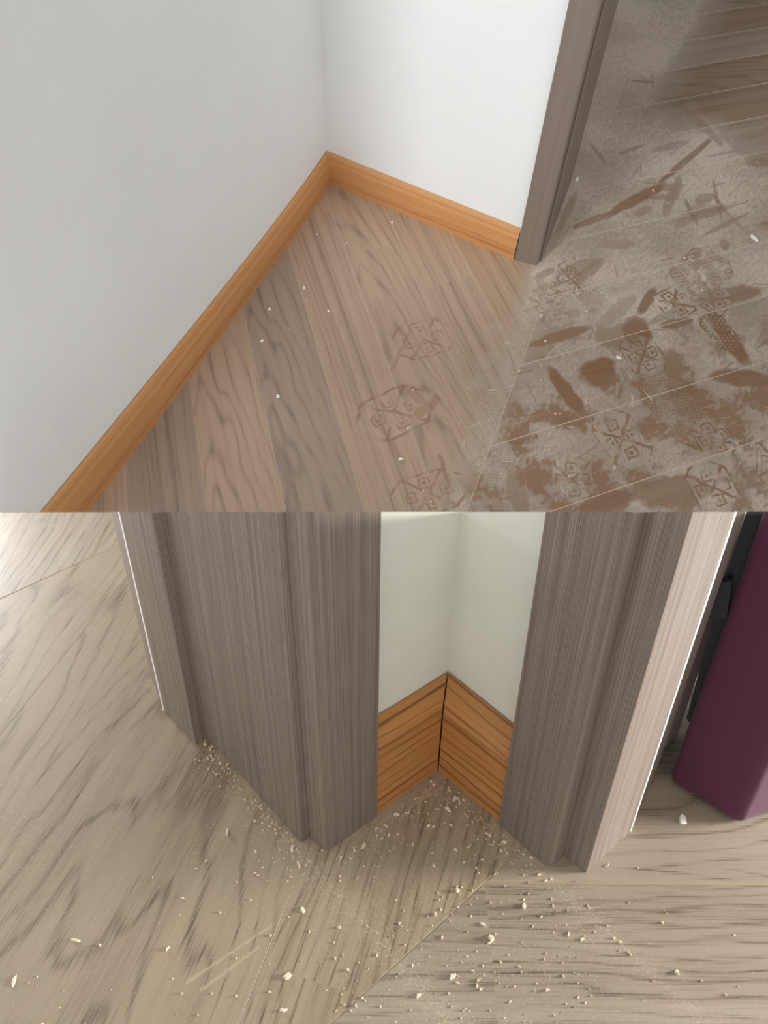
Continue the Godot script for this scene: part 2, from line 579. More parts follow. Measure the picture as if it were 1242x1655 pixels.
	smear(Vector2(0.405, -0.755), Vector2(0.060, 0.022), -2.35, 0.9)
	smear(Vector2(0.330, -0.850), Vector2(0.070, 0.035), -2.3, 0.7)
	smear(Vector2(0.140, -0.800), Vector2(0.055, 0.030), -0.6, 0.6)
	smear(Vector2(0.460, -0.620), Vector2(0.050, 0.020), -0.6, 0.35)
	tread(Vector2(0.070, -0.512), Vector2(0.044, 0.032), -0.8, 0, 0.45, 0.05, 0.30)
	tread(Vector2(-0.010, -0.520), Vector2(0.042, 0.028), -0.3, 0, 0.55, 0.06, 0.35)
	tread(Vector2(-0.052, -0.715), Vector2(0.040, 0.036), 0.5, 0, 0.95, 0.10, 0.75)
	tread(Vector2(-0.095, -0.775), Vector2(0.038, 0.034), 0.2, 0, 0.85, 0.08, 0.65)
	tread(Vector2(-0.030, -0.812), Vector2(0.046, 0.026), -0.95, 1, 0.9, 0.03, 0.75)
	tread(Vector2(0.090, -0.705), Vector2(0.045, 0.036), -0.9, 0, 0.75, 0.08, 0.6)
	tread(Vector2(0.170, -0.800), Vector2(0.080, 0.044), -1.0, 2, 0.8, 0.07, 0.6)
	tread(Vector2(0.195, -0.875), Vector2(0.040, 0.034), -0.9, 0, 0.75, 0.10, 0.6)
	tread(Vector2(0.275, -0.735), Vector2(0.060, 0.040), -0.95, 0, 0.8, 0.04, 0.75)
	tread(Vector2(0.390, -0.690), Vector2(0.044, 0.036), -0.5, 0, 0.6, 0.05, 0.6)
	tread(Vector2(0.290, -0.905), Vector2(0.048, 0.040), -0.8, 0, 0.9, 0.10, 0.65)
	tread(Vector2(0.455, -0.600), Vector2(0.055, 0.034), -0.6, 2, 0.35, 0.0, 0.3)
	tread(Vector2(-0.150, -0.735), Vector2(0.060, 0.048), 0.3, 2, 0.75, 0.04, 0.5)
	tread(Vector2(0.010, -0.965), Vector2(0.050, 0.040), -0.8, 1, 0.8, 0.05, 0.6)
	tread(Vector2(0.190, -0.990), Vector2(0.050, 0.040), -0.3, 0, 0.8, 0.08, 0.6)
	# thin scrapes
	for q in [[0.20, -0.56, 0.16, -0.575], [0.26, -0.665, 0.285, -0.70], [0.25, -0.76, 0.30, -0.80], [0.16, -0.895, 0.245, -0.955], [0.12, -0.69, 0.21, -0.73], [0.35, -0.64, 0.43, -0.69], [0.02, -0.60, -0.05, -0.60], [-0.19, -0.64, -0.10, -0.63]]:
		scratch(Vector2(q[0], q[1]), Vector2(q[2], q[3]), 0.005, 0.85, 0.0)
	# a splash of filler trodden into the boards
	for q in [[-0.160, -0.725, -0.132, -0.748, 0.006], [-0.150, -0.735, -0.165, -0.752, 0.005], [-0.138, -0.742, -0.105, -0.752, 0.006], [-0.175, -0.700, -0.158, -0.726, 0.005], [-0.120, -0.740, -0.098, -0.730, 0.004]]:
		scratch(Vector2(q[0], q[1]), Vector2(q[2], q[3]), q[4], 1.0, 0.0)
	var speck := bytes_noise(DW, DH, DW, DH, 0.42, 304, 1)
	var out := PackedByteArray()
	out.resize(DW * DH * 4)
	var g := Vector3(0.705, 0.650, 0.605)
	var br := Vector3(0.53, 0.375, 0.245)
	for i in DW * DH:
		var v := clampf(veil[i], 0.0, 1.0)
		if v > 0.02:
			v = clampf(v + (speck[i] / 255.0 - 0.5) * 0.35 * minf(v * 3.0, 1.0), 0.0, 1.0)
		var w := wiped[i] * 0.75
		# brown under, grey over
		var av := v * 0.90
		if v > 0.93: av = 0.95
		var al := av + w * (1.0 - av)
		var share := av / maxf(al, 0.001)
		var bright := 1.0 + maxf(0.0, v - 0.70) * 0.75
		out[i * 4] = clampi(int((g.x * bright * share + br.x * (1.0 - share)) * 255.0), 0, 255)
		out[i * 4 + 1] = clampi(int((g.y * bright * share + br.y * (1.0 - share)) * 255.0), 0, 255)
		out[i * 4 + 2] = clampi(int((g.z * bright * share + br.z * (1.0 - share)) * 255.0), 0, 255)
		out[i * 4 + 3] = int(al * 255.0)
	return ImageTexture.create_from_image(Image.create_from_data(DW, DH, false, Image.FORMAT_RGBA8, out))

func near_dust() -> ImageTexture:
	var w := 1400
	var h := 1400
	var speck := bytes_noise(w, h, w, h, 0.55, 401, 1)
	var cloud := bytes_noise(w, h, w / 8, h / 8, 0.03, 402, 3)
	var out := PackedByteArray()
	out.resize(w * h * 4)
	for y in h:
		var z := -0.40 + y * 0.00075
		for x in w:
			var X := -0.66 + x * 0.00075
			var i := y * w + x
			var amount := clampf((cloud[i] / 255.0 - 0.35) * 1.1, 0.0, 0.5)
			# thicker along the feet of the frames and in front
			var foot := 0.0
			if X > 0.09 and z < 0.2: foot = exp(-absf(X - 0.106) / 0.008) * 0.6
			if X > -0.01 and X < 0.12 and z < 0.02: foot = maxf(foot, exp(-absf(z + 0.004) / 0.010) * 0.55)
			if z < -0.05 and X < 0.02 and X > -0.1: foot = maxf(foot, exp(-absf(X - 0.004) / 0.008) * 0.5)
			var s := clampf((speck[i] / 255.0 - 0.86 + amount * 0.22 + foot * 0.30) * 6.0, 0.0, 1.0)
			var al := clampf(s * 0.55 + amount * 0.05 + foot * 0.22, 0.0, 0.85)
			out[i * 4] = 196
			out[i * 4 + 1] = 180
			out[i * 4 + 2] = 152
			out[i * 4 + 3] = int(al * 255.0)
	var im := Image.create_from_data(w, h, false, Image.FORMAT_RGBA8, out)
	# two parallel scrapes and the dust line out of the corner
	for q in [[0.2013, -0.0072, 0.1465, -0.0121], [0.1967, -0.0156, 0.1591, -0.0176], [0.0422, -0.0099, 0.0013, -0.0054], [0.03, -0.008, 0.006, -0.012]]:
		for k in 220:
			var p := Vector2(q[0], q[1]).lerp(Vector2(q[2], q[3]), k / 219.0) + Vector2(rng.randfn() * 0.0003, rng.randfn() * 0.0003)
			im.set_pixel(clampi(int((p.x + 0.66) / 0.00075), 0, w - 1), clampi(int((p.y + 0.40) / 0.00075), 0, h - 1), Color(0.74, 0.64, 0.50, 0.6))
	return ImageTexture.create_from_image(im)

# -------------------------------------------------------------------- the far corner
# the boards of the far floor were laid out on true chevrons and then drawn a little wider towards the front
func lay(p: Vector2) -> Vector2:
	var w := 1.0 - 0.30371 * p.x + 0.14759 * p.y
	return Vector2(1.14118 * p.x - 0.01404 * p.y, -0.00201 * p.x + 1.10047 * p.y) / w

func far_floor():
	var root := base("floor", far)
	tag(root, "oak chevron floor of the far room, clean by the skirting and caked with trodden dust at the doorway", "floor", "structure")
	var region := PackedVector2Array([Vector2(-1.5, -1.5), Vector2(1.25, -1.5), Vector2(1.25, 0.0), Vector2(-1.5, 0.0)])
	var cover := func(p: Vector2): return Vector2((p.x - D0.x) / (DPX * DW), (p.y - D0.y) / (DPX * DH))
	var seam := -0.4164
	var step := 0.12548
	var left := ["far_plank_tan_straight", "far_plank_tan_arches", "far_plank_light_straight", "far_plank_tan_arches2", "far_plank_grey_arches"]
	for i in range(-8, 18):
		var a := -0.83705 + step * i
		for side in [1, -1]:
			var W := 0.47 if side == 1 else 0.80
			var back := W / tan(0.8098)
			var poly := PackedVector2Array()
			for p in [Vector2(a, seam), Vector2(a + step, seam), Vector2(a + step - back, seam + W * side), Vector2(a - back, seam + W * side)]:
				poly.append(lay(p))
			for piece in Geometry2D.intersect_polygons(poly, region):
				var o := lay(Vector2(a, seam))
				var e := lay(Vector2(a - back, seam + W * side))
				var st := plank(piece, (e - o).normalized(), o + (e - o).orthogonal().normalized() * 0.0 + (e - o).normalized() * (i * 0.37 if i % 2 else i * -0.21), 0.012, 0.0002 if side == 1 else 0.0007, 0.0004, cover)
				if st == null: continue
				var m: String
				if side == 1:
					m = {7: "far_plank_light_straight", 8: "far_plank_tan_straight", 9: "far_plank_tan_arches", 10: "far_plank_tan_straight", 11: "far_plank_grey_arches2", 12: "far_plank_tan_arches2", 13: "far_plank_grey_straight", 14: "far_plank_tan_straight"}.get(i, left[posmod(i, 5)])
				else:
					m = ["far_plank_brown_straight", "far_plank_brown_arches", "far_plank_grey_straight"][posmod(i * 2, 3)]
				build("plank", st, mats[m], root)
	var st2 := new_st()
	slab(st2, Vector3(-1.5, -0.05, -1.5), Vector3(1.25, -0.0003, 0.02))
	build("joint_filler", st2, mats.joint_dust, root)

func slab(st: SurfaceTool, lo: Vector3, hi: Vector3):
	var c := (lo + hi) / 2
	var e := (hi - lo) / 2
	for ax in 3:
		for s in [-1.0, 1.0]:
			var n := Vector3()
			n[ax] = s
			var u := Vector3()
			u[(ax + 1) % 3] = e[(ax + 1) % 3]
			var v := Vector3()
			v[(ax + 2) % 3] = e[(ax + 2) % 3]
			var o := c + n * e[ax]
			var uvs := []
			for p in [o - u - v, o + u - v, o + u + v, o - u + v]:
				uvs.append(Vector2(p.x + p.z, p.y) if ax != 1 else Vector2(p.x, p.z))
			quad(st, o - u - v, o + u - v, o + u + v, o - u + v, n, uvs[0], uvs[1], uvs[2], uvs[3])

func bow(a: float) -> float:           # the left wall is not quite straight
	return -0.014 * (1.0 - exp(-maxf(a, 0.0) / 0.20))

func far_walls():
	var high := func(_x, _z): return 2.5
	var poly := [Vector2(-0.010, 0.012)]
	for k in 11:
		var a := k * 0.080
		poly.append(Vector2(a, 0.012 + bow(a)))
	poly.append(Vector2(0.80, 0.14))
	poly.append(Vector2(-0.22, 0.14))
	poly.append(Vector2(-0.22, 0.0125))
	# past the left edge of the picture the wall is kept low, an added opening for the daylight lamps
	var under := [Vector2(0.80, 0.012 + bow(0.80)), Vector2(1.50, 0.012 + bow(1.5)), Vector2(1.50, 0.14), Vector2(0.80, 0.14)]
	var both := upright(poly, poly, high, true)
	both.append_from(upright(under, under, func(_x, _z): return 0.45).commit(), 0, Transform3D())
	var w := build("wall_left", both, mats.white_paint, self, far)
	tag(w, "smooth white plastered wall on the left, in shade above the long oak skirting", "wall", "structure")
	var b := [Vector2(-0.010, 0.012), Vector2(-0.010, -0.425), Vector2(-0.22, -0.415), Vector2(-0.22, 0.012)]
	w = build("wall_back", upright(b, b, high), mats.white_paint, self, far)
	tag(w, "bright white plastered wall between the room corner and the grey wooden door frame", "wall", "structure")
	# the room behind the doorway, out of the picture: the wall beyond the opening, the head of the door, its far walls and ceiling
	var r := [Vector2(-0.010, -1.36), Vector2(-0.010, -2.6), Vector2(-0.22, -2.6), Vector2(-0.22, -1.36)]
	w = build("wall_right", upright(r, r, high), mats.white_paint, self, far)
	tag(w, "white wall on the far side of the doorway", "wall", "structure")
	var st := new_st()
	slab(st, Vector3(-2.5, 0.0, -2.6), Vector3(-2.4, 2.5, 0.14))
	slab(st, Vector3(-2.4, 0.0, -2.7), Vector3(-0.01, 2.5, -2.6))
	slab(st, Vector3(-2.4, 0.0, 0.0125), Vector3(-0.22, 2.5, 0.14))
	w = build("wall_far", st, mats.white_paint, self, far)
	tag(w, "white walls enclosing the darker room beyond the doorway", "wall", "structure")
	st = new_st()
	slab(st, Vector3(-2.4, 2.5, -2.6), Vector3(0.10, 2.6, 0.14))
	slab(st, Vector3(-0.22, 2.12, -1.36), Vector3(-0.01, 2.5, -0.415))
	w = build("ceiling", st, mats.white_paint, self, far)
	tag(w, "white ceiling and door head above the dusty doorway", "ceiling", "structure")

func far_skirting():
	var t := 0.012
	var prof := [Vector2(t, 0.0), Vector2(t, 0.66), Vector2(t - 0.0006, 0.74), Vector2(t - 0.0022, 0.80), Vector2(t - 0.0026, 0.83), Vector2(t - 0.0034, 0.90), Vector2(t - 0.0060, 0.96), Vector2(t - 0.0095, 0.99), Vector2(0.0012, 1.0), Vector2(0.0012, 0.0)]
	var stations := []
	var lengths := []
	for k in 16:
		stations.append(k * 0.085)
		lengths.append(k * 0.085)
	var left := func(s, d, h):
		var a: float = s if s > 0.0 else -0.010 + (d - 0.0) * 0.9
		var hh: float = 0.070 + 0.024 * (s / 0.827) * (0.6 + 0.4 * s / 0.827)
		return Vector3(a, hh * h, 0.012 + bow(s) - d)
	var o := build("baseboard_left", moulding(stations, prof, left, lengths), mats.oak_far, self, far)
	tag(o, "long honey oak skirting board running along the foot of the shaded left wall", "skirting board", "structure")
	var back := func(s, d, h):
		var b: float = 0.012 - d if s <= 0.0 else -s
		return Vector3(-0.010 + d * 0.9, (0.070 + 0.003 * s / 0.4) * h, b)
	o = build("baseboard_back", moulding([0.0, 0.2, 0.404], prof, back, [0.0, 0.2, 0.404]), mats.oak_far, self, far)
	tag(o, "short honey oak skirting board from the room corner to the grey door frame", "skirting board", "structure")

func far_door_frame():
	var root := base("trim_1", far)
	tag(root, "grey-brown wood veneer door frame at the dusty doorway of the far room", "door frame", "structure")
	var high := func(_x, _z): return 2.1
	# every upright leans a touch, as its edges do in the picture
	var lean := func(p: Array): return p.map(func(v): return v + Vector2(0.006, 0.026))
	var face := rounded([Vector2(-0.0003, -0.4062), Vector2(-0.0072, -0.4494), Vector2(-0.0190, -0.4500), Vector2(-0.0220, -0.4062)], [0.0015, 0.0030, 0.001, 0.0], 2)
	build("casing_board", upright(face, lean.call(face), high, true), mats.frame_veneer_far, root)
	var jamb := rounded([Vector2(-0.0215, -0.4200), Vector2(-0.0215, -0.4530), Vector2(-0.2444, -0.4226), Vector2(-0.2444, -0.400)], [0.0, 0.001, 0.001, 0.0])
	build("jamb_lining", upright(jamb, lean.call(jamb), high), mats.frame_veneer_far, root)

# -------------------------------------------------------------------- the near corner
func near_floor():
	var root := base("floor", here)
	tag(root, "pale brushed oak chevron floor in front of the two door frames, strewn with sawdust", "floor", "structure")
	var far_edge := [Vector2(0.80, 1.0696), Vector2(-1.20, -0.6586)]
	# the floor ends where the corner was sawn off: the line saw = 0
	var e0 := edge_at(0.36)
	var e1 := edge_at(-0.75)
	var region := PackedVector2Array([e0, e1, Vector2(-0.75, -0.50), Vector2(0.36, -0.50)])
	var cover := func(p: Vector2): return Vector2((p.x + 0.66) / 1.05, (p.y + 0.40) / 1.05)
	var step := 0.19
	# three bands of chevron: the seams run across at z = -0.0755 and z = 0.357
	for i in range(-9, 9):
		for band in 3:
			var z0: float = [-0.0755, -0.0755, 0.357][band]
			var W: float = [0.4325, -0.70, 0.45][band]
			var shift: float = [1.62, 1.12, -0.35][band]
			var x0: float = 0.2430 + i * step + (0.02 if band == 2 else 0.0)
			if band == 0: x0 = 0.2430 + i * 0.45
			if band == 1: x0 = 0.035 + i * 0.30
			var wide: float = [0.45, 0.30, step][band]
			var dx := -absf(W) * shift if band < 2 else -absf(W) * 1.1
			var poly := PackedVector2Array([Vector2(x0, z0), Vector2(x0 + wide, z0), Vector2(x0 + wide + dx, z0 + W), Vector2(x0 + dx, z0 + W)])
			for piece in Geometry2D.intersect_polygons(poly, region):
				var dir := Vector2(dx, W).normalized()
				var st := plank(piece, dir, Vector2(x0, z0) + dir * (i * 0.29), 0.012, 0.00008 if band == 0 else 0.0007, 0.0001 if band == 0 else 0.0003, cover)
				if st == null: continue
				var m := "near_plank_warm_straight"
				if band == 0: m = {-1: "near_plank_warm_straight", 0: "near_plank_warm_arches", 1: "near_plank_warm_arches"}.get(i, "near_plank_warm_straight")
				elif band == 1: m = ["near_plank_pale_straight", "near_plank_pale_arches"][posmod(i, 2)]
				else: m = "near_plank_pale_straight"
				build("plank", st, mats[m], root)
	var st2 := new_st()
	var flat := PackedVector2Array([e0, e1, Vector2(-0.75, -0.50), Vector2(0.36, -0.50)])
	var under := upright(Array(flat), Array(flat), func(_x, _z): return -0.0002, false, -0.03)
	build("joint_filler", under, mats.joint_near, root)

func edge_at(x: float) -> Vector2:
	return Vector2(x, EYE.z + (EYE.y * UP.y - (x - EYE.x) * UP.x) / UP.z)

func cut(called: String, foot: Array, head: Array, rs: Array, segs: int, m: Material, root: Node) -> MeshInstance3D:
	var f := rounded(foot, rs, segs)
	var h := rounded(head, rs, segs)
	return build(called, upright(f, h, saw, segs > 1), m, root)

func near_walls():
	var l := [Vector2(-0.0186, 0.0145), Vector2(0.0850, 0.0145), Vector2(0.0850, 0.190), Vector2(-0.0186, 0.190)]
	var o := cut("wall_left", l, l, [0.0], 1, mats.cream_paint, self)
	tag(o, "off-white plaster wall, left side of the narrow inside corner between the near door frames", "wall", "structure")
	var r := [Vector2(-0.0186, 0.0145), Vector2(-0.0186, -0.1000), Vector2(-0.150, -0.090), Vector2(-0.150, 0.0145)]
	o = cut("wall_right", r, r, [0.0], 1, mats.cream_paint, self)
	tag(o, "off-white plaster wall, right side of the narrow inside corner between the near door frames", "wall", "structure")

func near_skirting():
	var prof := [Vector2(1.0, 0.0), Vector2(1.0, 0.74), Vector2(0.96, 0.80), Vector2(0.80, 0.87), Vector2(0.50, 0.94), Vector2(0.22, 0.985), Vector2(0.06, 1.0), Vector2(0.06, 0.0)]
	var left := func(s, d, h):
		var x: float = s
		if s < 0.0005: x = -0.0186 + d * 0.0186 + 0.0006
		var zf: float = 0.0022 * clampf(s / 0.05, 0.0, 1.0)
		return Vector3(x, (0.0735 + 0.0060 * s / 0.041) * h, 0.0145 - d * (0.0145 - zf))
	var o := build("baseboard_left", moulding([0.0, 0.03, 0.0545], prof, left, [0.0, 0.03, 0.0545]), mats.oak_near, self)
	tag(o, "dark-grained oak skirting piece left of the open mitre joint in the near corner", "skirting board", "structure")
	var right := func(s, d, h):
		var z: float = -s
		if s < 0.0005: z = 0.0145 - d * 0.0145 - 0.0006
		var xf: float = -0.0027 * clampf(s / 0.05, 0.0, 1.0)
		return Vector3(-0.0186 + d * (0.0186 + xf), 0.0735 * h, z)
	o = build("baseboard_right", moulding([0.0, 0.03, 0.0560], prof, right, [0.15, 0.18, 0.206]), mats.oak_near, self)
	tag(o, "dark-grained oak skirting piece right of the open mitre joint in the near corner", "skirting board", "structure")

func near_door_frames():
	var v: Material = mats.frame_veneer
	var root := base("trim_2", here)
	tag(root, "grey-brown wood veneer door frame left of the inside corner, with broad jamb and door stop", "door frame", "structure")
	cut("casing_board", [Vector2(0.0536, 0.0010), Vector2(0.0933, 0.0027), Vector2(0.0960, 0.0172), Vector2(0.0536, 0.0172)], [Vector2(0.0536, 0.0009), Vector2(0.0931, 0.0026), Vector2(0.0968, 0.0177), Vector2(0.0536, 0.0172)], [0.0006, 0.0022, 0.0, 0.0], 3, v, root)
	cut("jamb_lining", [Vector2(0.0850, 0.0174), Vector2(0.1024, 0.0182), Vector2(0.1022, 0.1254), Vector2(0.0850, 0.1254)], [Vector2(0.0850, 0.0176), Vector2(0.1017, 0.0178), Vector2(0.1026, 0.1254), Vector2(0.0850, 0.1254)], [0.0, 0.0012, 0.0, 0.0], 2, v, root)
	cut("door_stop", [Vector2(0.0850, 0.1255), Vector2(0.1118, 0.1256), Vector2(0.1127, 0.1662), Vector2(0.0850, 0.1662)], [Vector2(0.0850, 0.1255), Vector2(0.1121, 0.1257), Vector2(0.1134, 0.1666), Vector2(0.0850, 0.1666)], [0.0, 0.0010, 0.0004, 0.0], 2, v, root)
	var s := cut("seal_strip", [Vector2(0.1060, 0.1663), Vector2(0.1129, 0.1663), Vector2(0.1131, 0.1676), Vector2(0.1060, 0.1676)], [Vector2(0.1060, 0.1667), Vector2(0.1136, 0.1667), Vector2(0.1138, 0.1680), Vector2(0.1060, 0.1680)], [0.0002], 1, mats.seal_white, root)
	tag(s, "thin white edge strip")
	cut("far_casing", [Vector2(0.0850, 0.1678), Vector2(0.1122, 0.1680), Vector2(0.1046, 0.1972), Vector2(0.0850, 0.1972)], [Vector2(0.0850, 0.1682), Vector2(0.1128, 0.1684), Vector2(0.1068, 0.1979), Vector2(0.0850, 0.1972)], [0.0, 0.0, 0.0008, 0.0], 1, v, root)
	root = base("trim_3", here)
	tag(root, "grey-brown wood veneer door frame right of the inside corner, with a pale daylit jamb", "door frame", "structure")
	cut("casing_board", [Vector2(-0.0005, -0.0544), Vector2(-0.0011, -0.0959), Vector2(-0.0140, -0.0963), Vector2(-0.0180, -0.0544)], [Vector2(0.0002, -0.0534), Vector2(-0.0009, -0.0953), Vector2(-0.0134, -0.0950), Vector2(-0.0180, -0.0534)], [0.0006, 0.0050, 0.0, 0.0], 5, v, root)
	cut("jamb_lining", [Vector2(-0.0134, -0.0850), Vector2(-0.0157, -0.1127), Vector2(-0.0592, -0.1137), Vector2(-0.0592, -0.0850)], [Vector2(-0.0128, -0.0850), Vector2(-0.0162, -0.1139), Vector2(-0.0593, -0.1140), Vector2(-0.0593, -0.0850)], [0.0, 0.0010, 0.0, 0.0], 2, v, root)
	s = cut("seal_strip", [Vector2(-0.0593, -0.1060), Vector2(-0.0593, -0.1139), Vector2(-0.0608, -0.1141), Vector2(-0.0608, -0.1060)], [Vector2(-0.0594, -0.1060), Vector2(-0.0594, -0.1142), Vector2(-0.0611, -0.1146), Vector2(-0.0611, -0.1060)], [0.0002], 1, mats.seal_white, root)
	tag(s, "thin white edge strip")
	cut("far_casing", [Vector2(-0.0610, -0.0900), Vector2(-0.0610, -0.1115), Vector2(-0.1013, -0.1020), Vector2(-0.1013, -0.0850)], [Vector2(-0.0613, -0.0900), Vector2(-0.0613, -0.1120), Vector2(-0.1018, -0.1033), Vector2(-0.1018, -0.0850)], [0.0, 0.0, 0.0008, 0.0], 1, v, root)

func bag():
	var root := base("bag", Transform3D(Basis(), Vector3(-0.15, 0, -0.14)))
	tag(root, "maroon cloth bag with a navy strap standing right of the near door frames", "bag")
	var o := Vector2(-0.15, -0.14)
	var foot := rounded([Vector2(-0.1078, -0.1084) - o, Vector2(-0.1126, -0.1570) - o, Vector2(-0.2300, -0.2150) - o, Vector2(-0.2300, -0.1000) - o], [0.006, 0.006, 0.02, 0.02], 6)
	var tops := func(x, z): return saw(x + o.x, z + o.y)
	build("body", sack(foot, tops), mats.maroon_cloth, root)
	# the webbing strap hangs down the left edge of the bag, with its buckle
	var st := new_st()
	ribbon(st, [[Vector3(-0.1129, 0.2219, -0.0999), Vector3(-0.1163, 0.2259, -0.1097)], [Vector3(-0.1131, 0.1613, -0.1003), Vector3(-0.1167, 0.1665, -0.1110)], [Vector3(-0.1145, 0.0619, -0.1047), Vector3(-0.1156, 0.0578, -0.1077)]], 0.003, Vector3(o.x, 0, o.y))
	build("strap", st, mats.navy_web, root)
	st = new_st()
	ribbon(st, [[Vector3(-0.1106, 0.1743, -0.0932), Vector3(-0.1142, 0.1814, -0.1036)], [Vector3(-0.1108, 0.1650, -0.0940), Vector3(-0.1148, 0.1680, -0.1055)], [Vector3(-0.1114, 0.1492, -0.0955), Vector3(-0.1154, 0.1551, -0.1073)]], 0.006, Vector3(o.x, 0, o.y) - Vector3(0.0022, 0, -0.0008))
	build("buckle", st, mats.navy_web, root)

# cloth with a rounded foot, from a plan outline up to where it was cut off
func sack(foot: Array, tops: Callable) -> SurfaceTool:
	var st := new_st()
	var n := foot.size()
	var rows := []
	for k in 9:
		var inset: float = [0.012, 0.006, 0.0025, 0.0006, 0.0, 0.0, 0.0, 0.0, 0.0][k]
		var share: float = [0.0, 0.0008, 0.003, 0.007, 0.012, 0.10, 0.3, 0.6, 1.0][k]
		var row := []
		var ring := PackedVector2Array(foot)
		var c := Vector2()
		for p in foot: c += p
		c /= n
		for p in foot:
			var q: Vector2 = p - (p - c).normalized() * inset
			row.append(Vector3(q.x, share if k < 5 else lerpf(0.012, tops.call(q.x, q.y), share), q.y))
		rows.append(row)
	var u := 0.0
	for i in n:
		var j := (i + 1) % n
		var w: float = foot[i].distance_to(foot[j])
		for k in 8:
			var p := [rows[k][i], rows[k][j], rows[k + 1][j], rows[k + 1][i]]
			var nn := []
			for e in [[k, i], [k, j], [k + 1, j], [k + 1, i]]:
				var d: Vector2 = (foot[(e[1] + 1) % n] - foot[(e[1] + n - 1) % n]).normalized()
				var m := Vector3(-d.y, 0, d.x)
				if m.dot(rows[4][e[1]]) < 0: m = -m
				nn.append((m + Vector3.DOWN * [2.0, 1.2, 0.6, 0.2, 0.0, 0.0, 0.0, 0.0, 0.0][e[0]]).normalized())
			tri(st, [p[0], p[1], p[2]], [nn[0], nn[1], nn[2]], [Vector2(u, p[0].y), Vector2(u + w, p[1].y), Vector2(u + w, p[2].y)])
			tri(st, [p[0], p[2], p[3]], [nn[0], nn[2], nn[3]], [Vector2(u, p[0].y), Vector2(u + w, p[2].y), Vector2(u, p[3].y)])
		u += w
	var ids := Geometry2D.triangulate_polygon(PackedVector2Array(foot))
	for k in range(0, ids.size(), 3):
		tri(st, [rows[8][ids[k]], rows[8][ids[k + 1]], rows[8][ids[k + 2]]], [Vector3.UP, Vector3.UP, Vector3.UP], [Vector2(), Vector2(), Vector2()])
	return st

func ribbon(st: SurfaceTool, rows: Array, thick: float, from: Vector3):
	var away := Vector3(0.385, 0, -0.13).normalized() * thick
	for k in rows.size() - 1:
		var a: Vector3 = rows[k][0] - from
		var b: Vector3 = rows[k][1] - from
		var c: Vector3 = rows[k + 1][1] - from
		var d: Vector3 = rows[k + 1][0] - from
		quad(st, a + away, b + away, c + away, d + away, away, Vector2(), Vector2(1, 0), Vector2(1, 1), Vector2(0, 1))
		quad(st, a, b, c, d, -away, Vector2(), Vector2(1, 0), Vector2(1, 1), Vector2(0, 1))
		quad(st, a, a + away, d + away, d, a - b, Vector2(), Vector2(1, 0), Vector2(1, 1), Vector2(0, 1))
		quad(st, b, b + away, c + away, c, b - a, Vector2(), Vector2(1, 0), Vector2(1, 1), Vector2(0, 1))
		if k == 0: quad(st, a, b, b + away, a + away, Vector3.UP, Vector2(), Vector2(1, 0), Vector2(1, 1), Vector2(0, 1))
		if k == rows.size() - 2: quad(st, d, c, c + away, d + away, Vector3.DOWN, Vector2(), Vector2(1, 0), Vector2(1, 1), Vector2(0, 1))

# -------------------------------------------------------------------- crumbs and chips
func flake(s: int, size: Vector3) -> SurfaceTool:
	# an irregular little chip: a hexagon of uneven radii, its upper face smaller and tilted
	var r := RandomNumberGenerator.new()
	r.seed = s
	var st := new_st()
	var lo := []
	var hi := []
	for k in 6:
		var a := k * TAU / 6 + r.randf_range(-0.3, 0.3)
		var q := r.randf_range(0.65, 1.1)
		lo.append(Vector3(cos(a) * q * size.x / 2, 0, sin(a) * q * size.z / 2))
		hi.append(Vector3(cos(a) * q * size.x * 0.36, size.y * r.randf_range(0.6, 1.1), sin(a) * q * size.z * 0.36))
	for k in 6:
		var j := (k + 1) % 6
		quad(st, lo[k], lo[j], hi[j], hi[k], lo[k] + lo[j], Vector2(), Vector2(1, 0), Vector2(1, 1), Vector2(0, 1))
		tri(st, [hi[k], hi[j], Vector3(0, size.y, 0)], [Vector3.UP, Vector3.UP, Vector3.UP], [Vector2(), Vector2(1, 0), Vector2(1, 1)])
		tri(st, [lo[k], lo[j], Vector3()], [Vector3.DOWN, Vector3.DOWN, Vector3.DOWN], [Vector2(), Vector2(1, 0), Vector2(1, 1)])
	return st

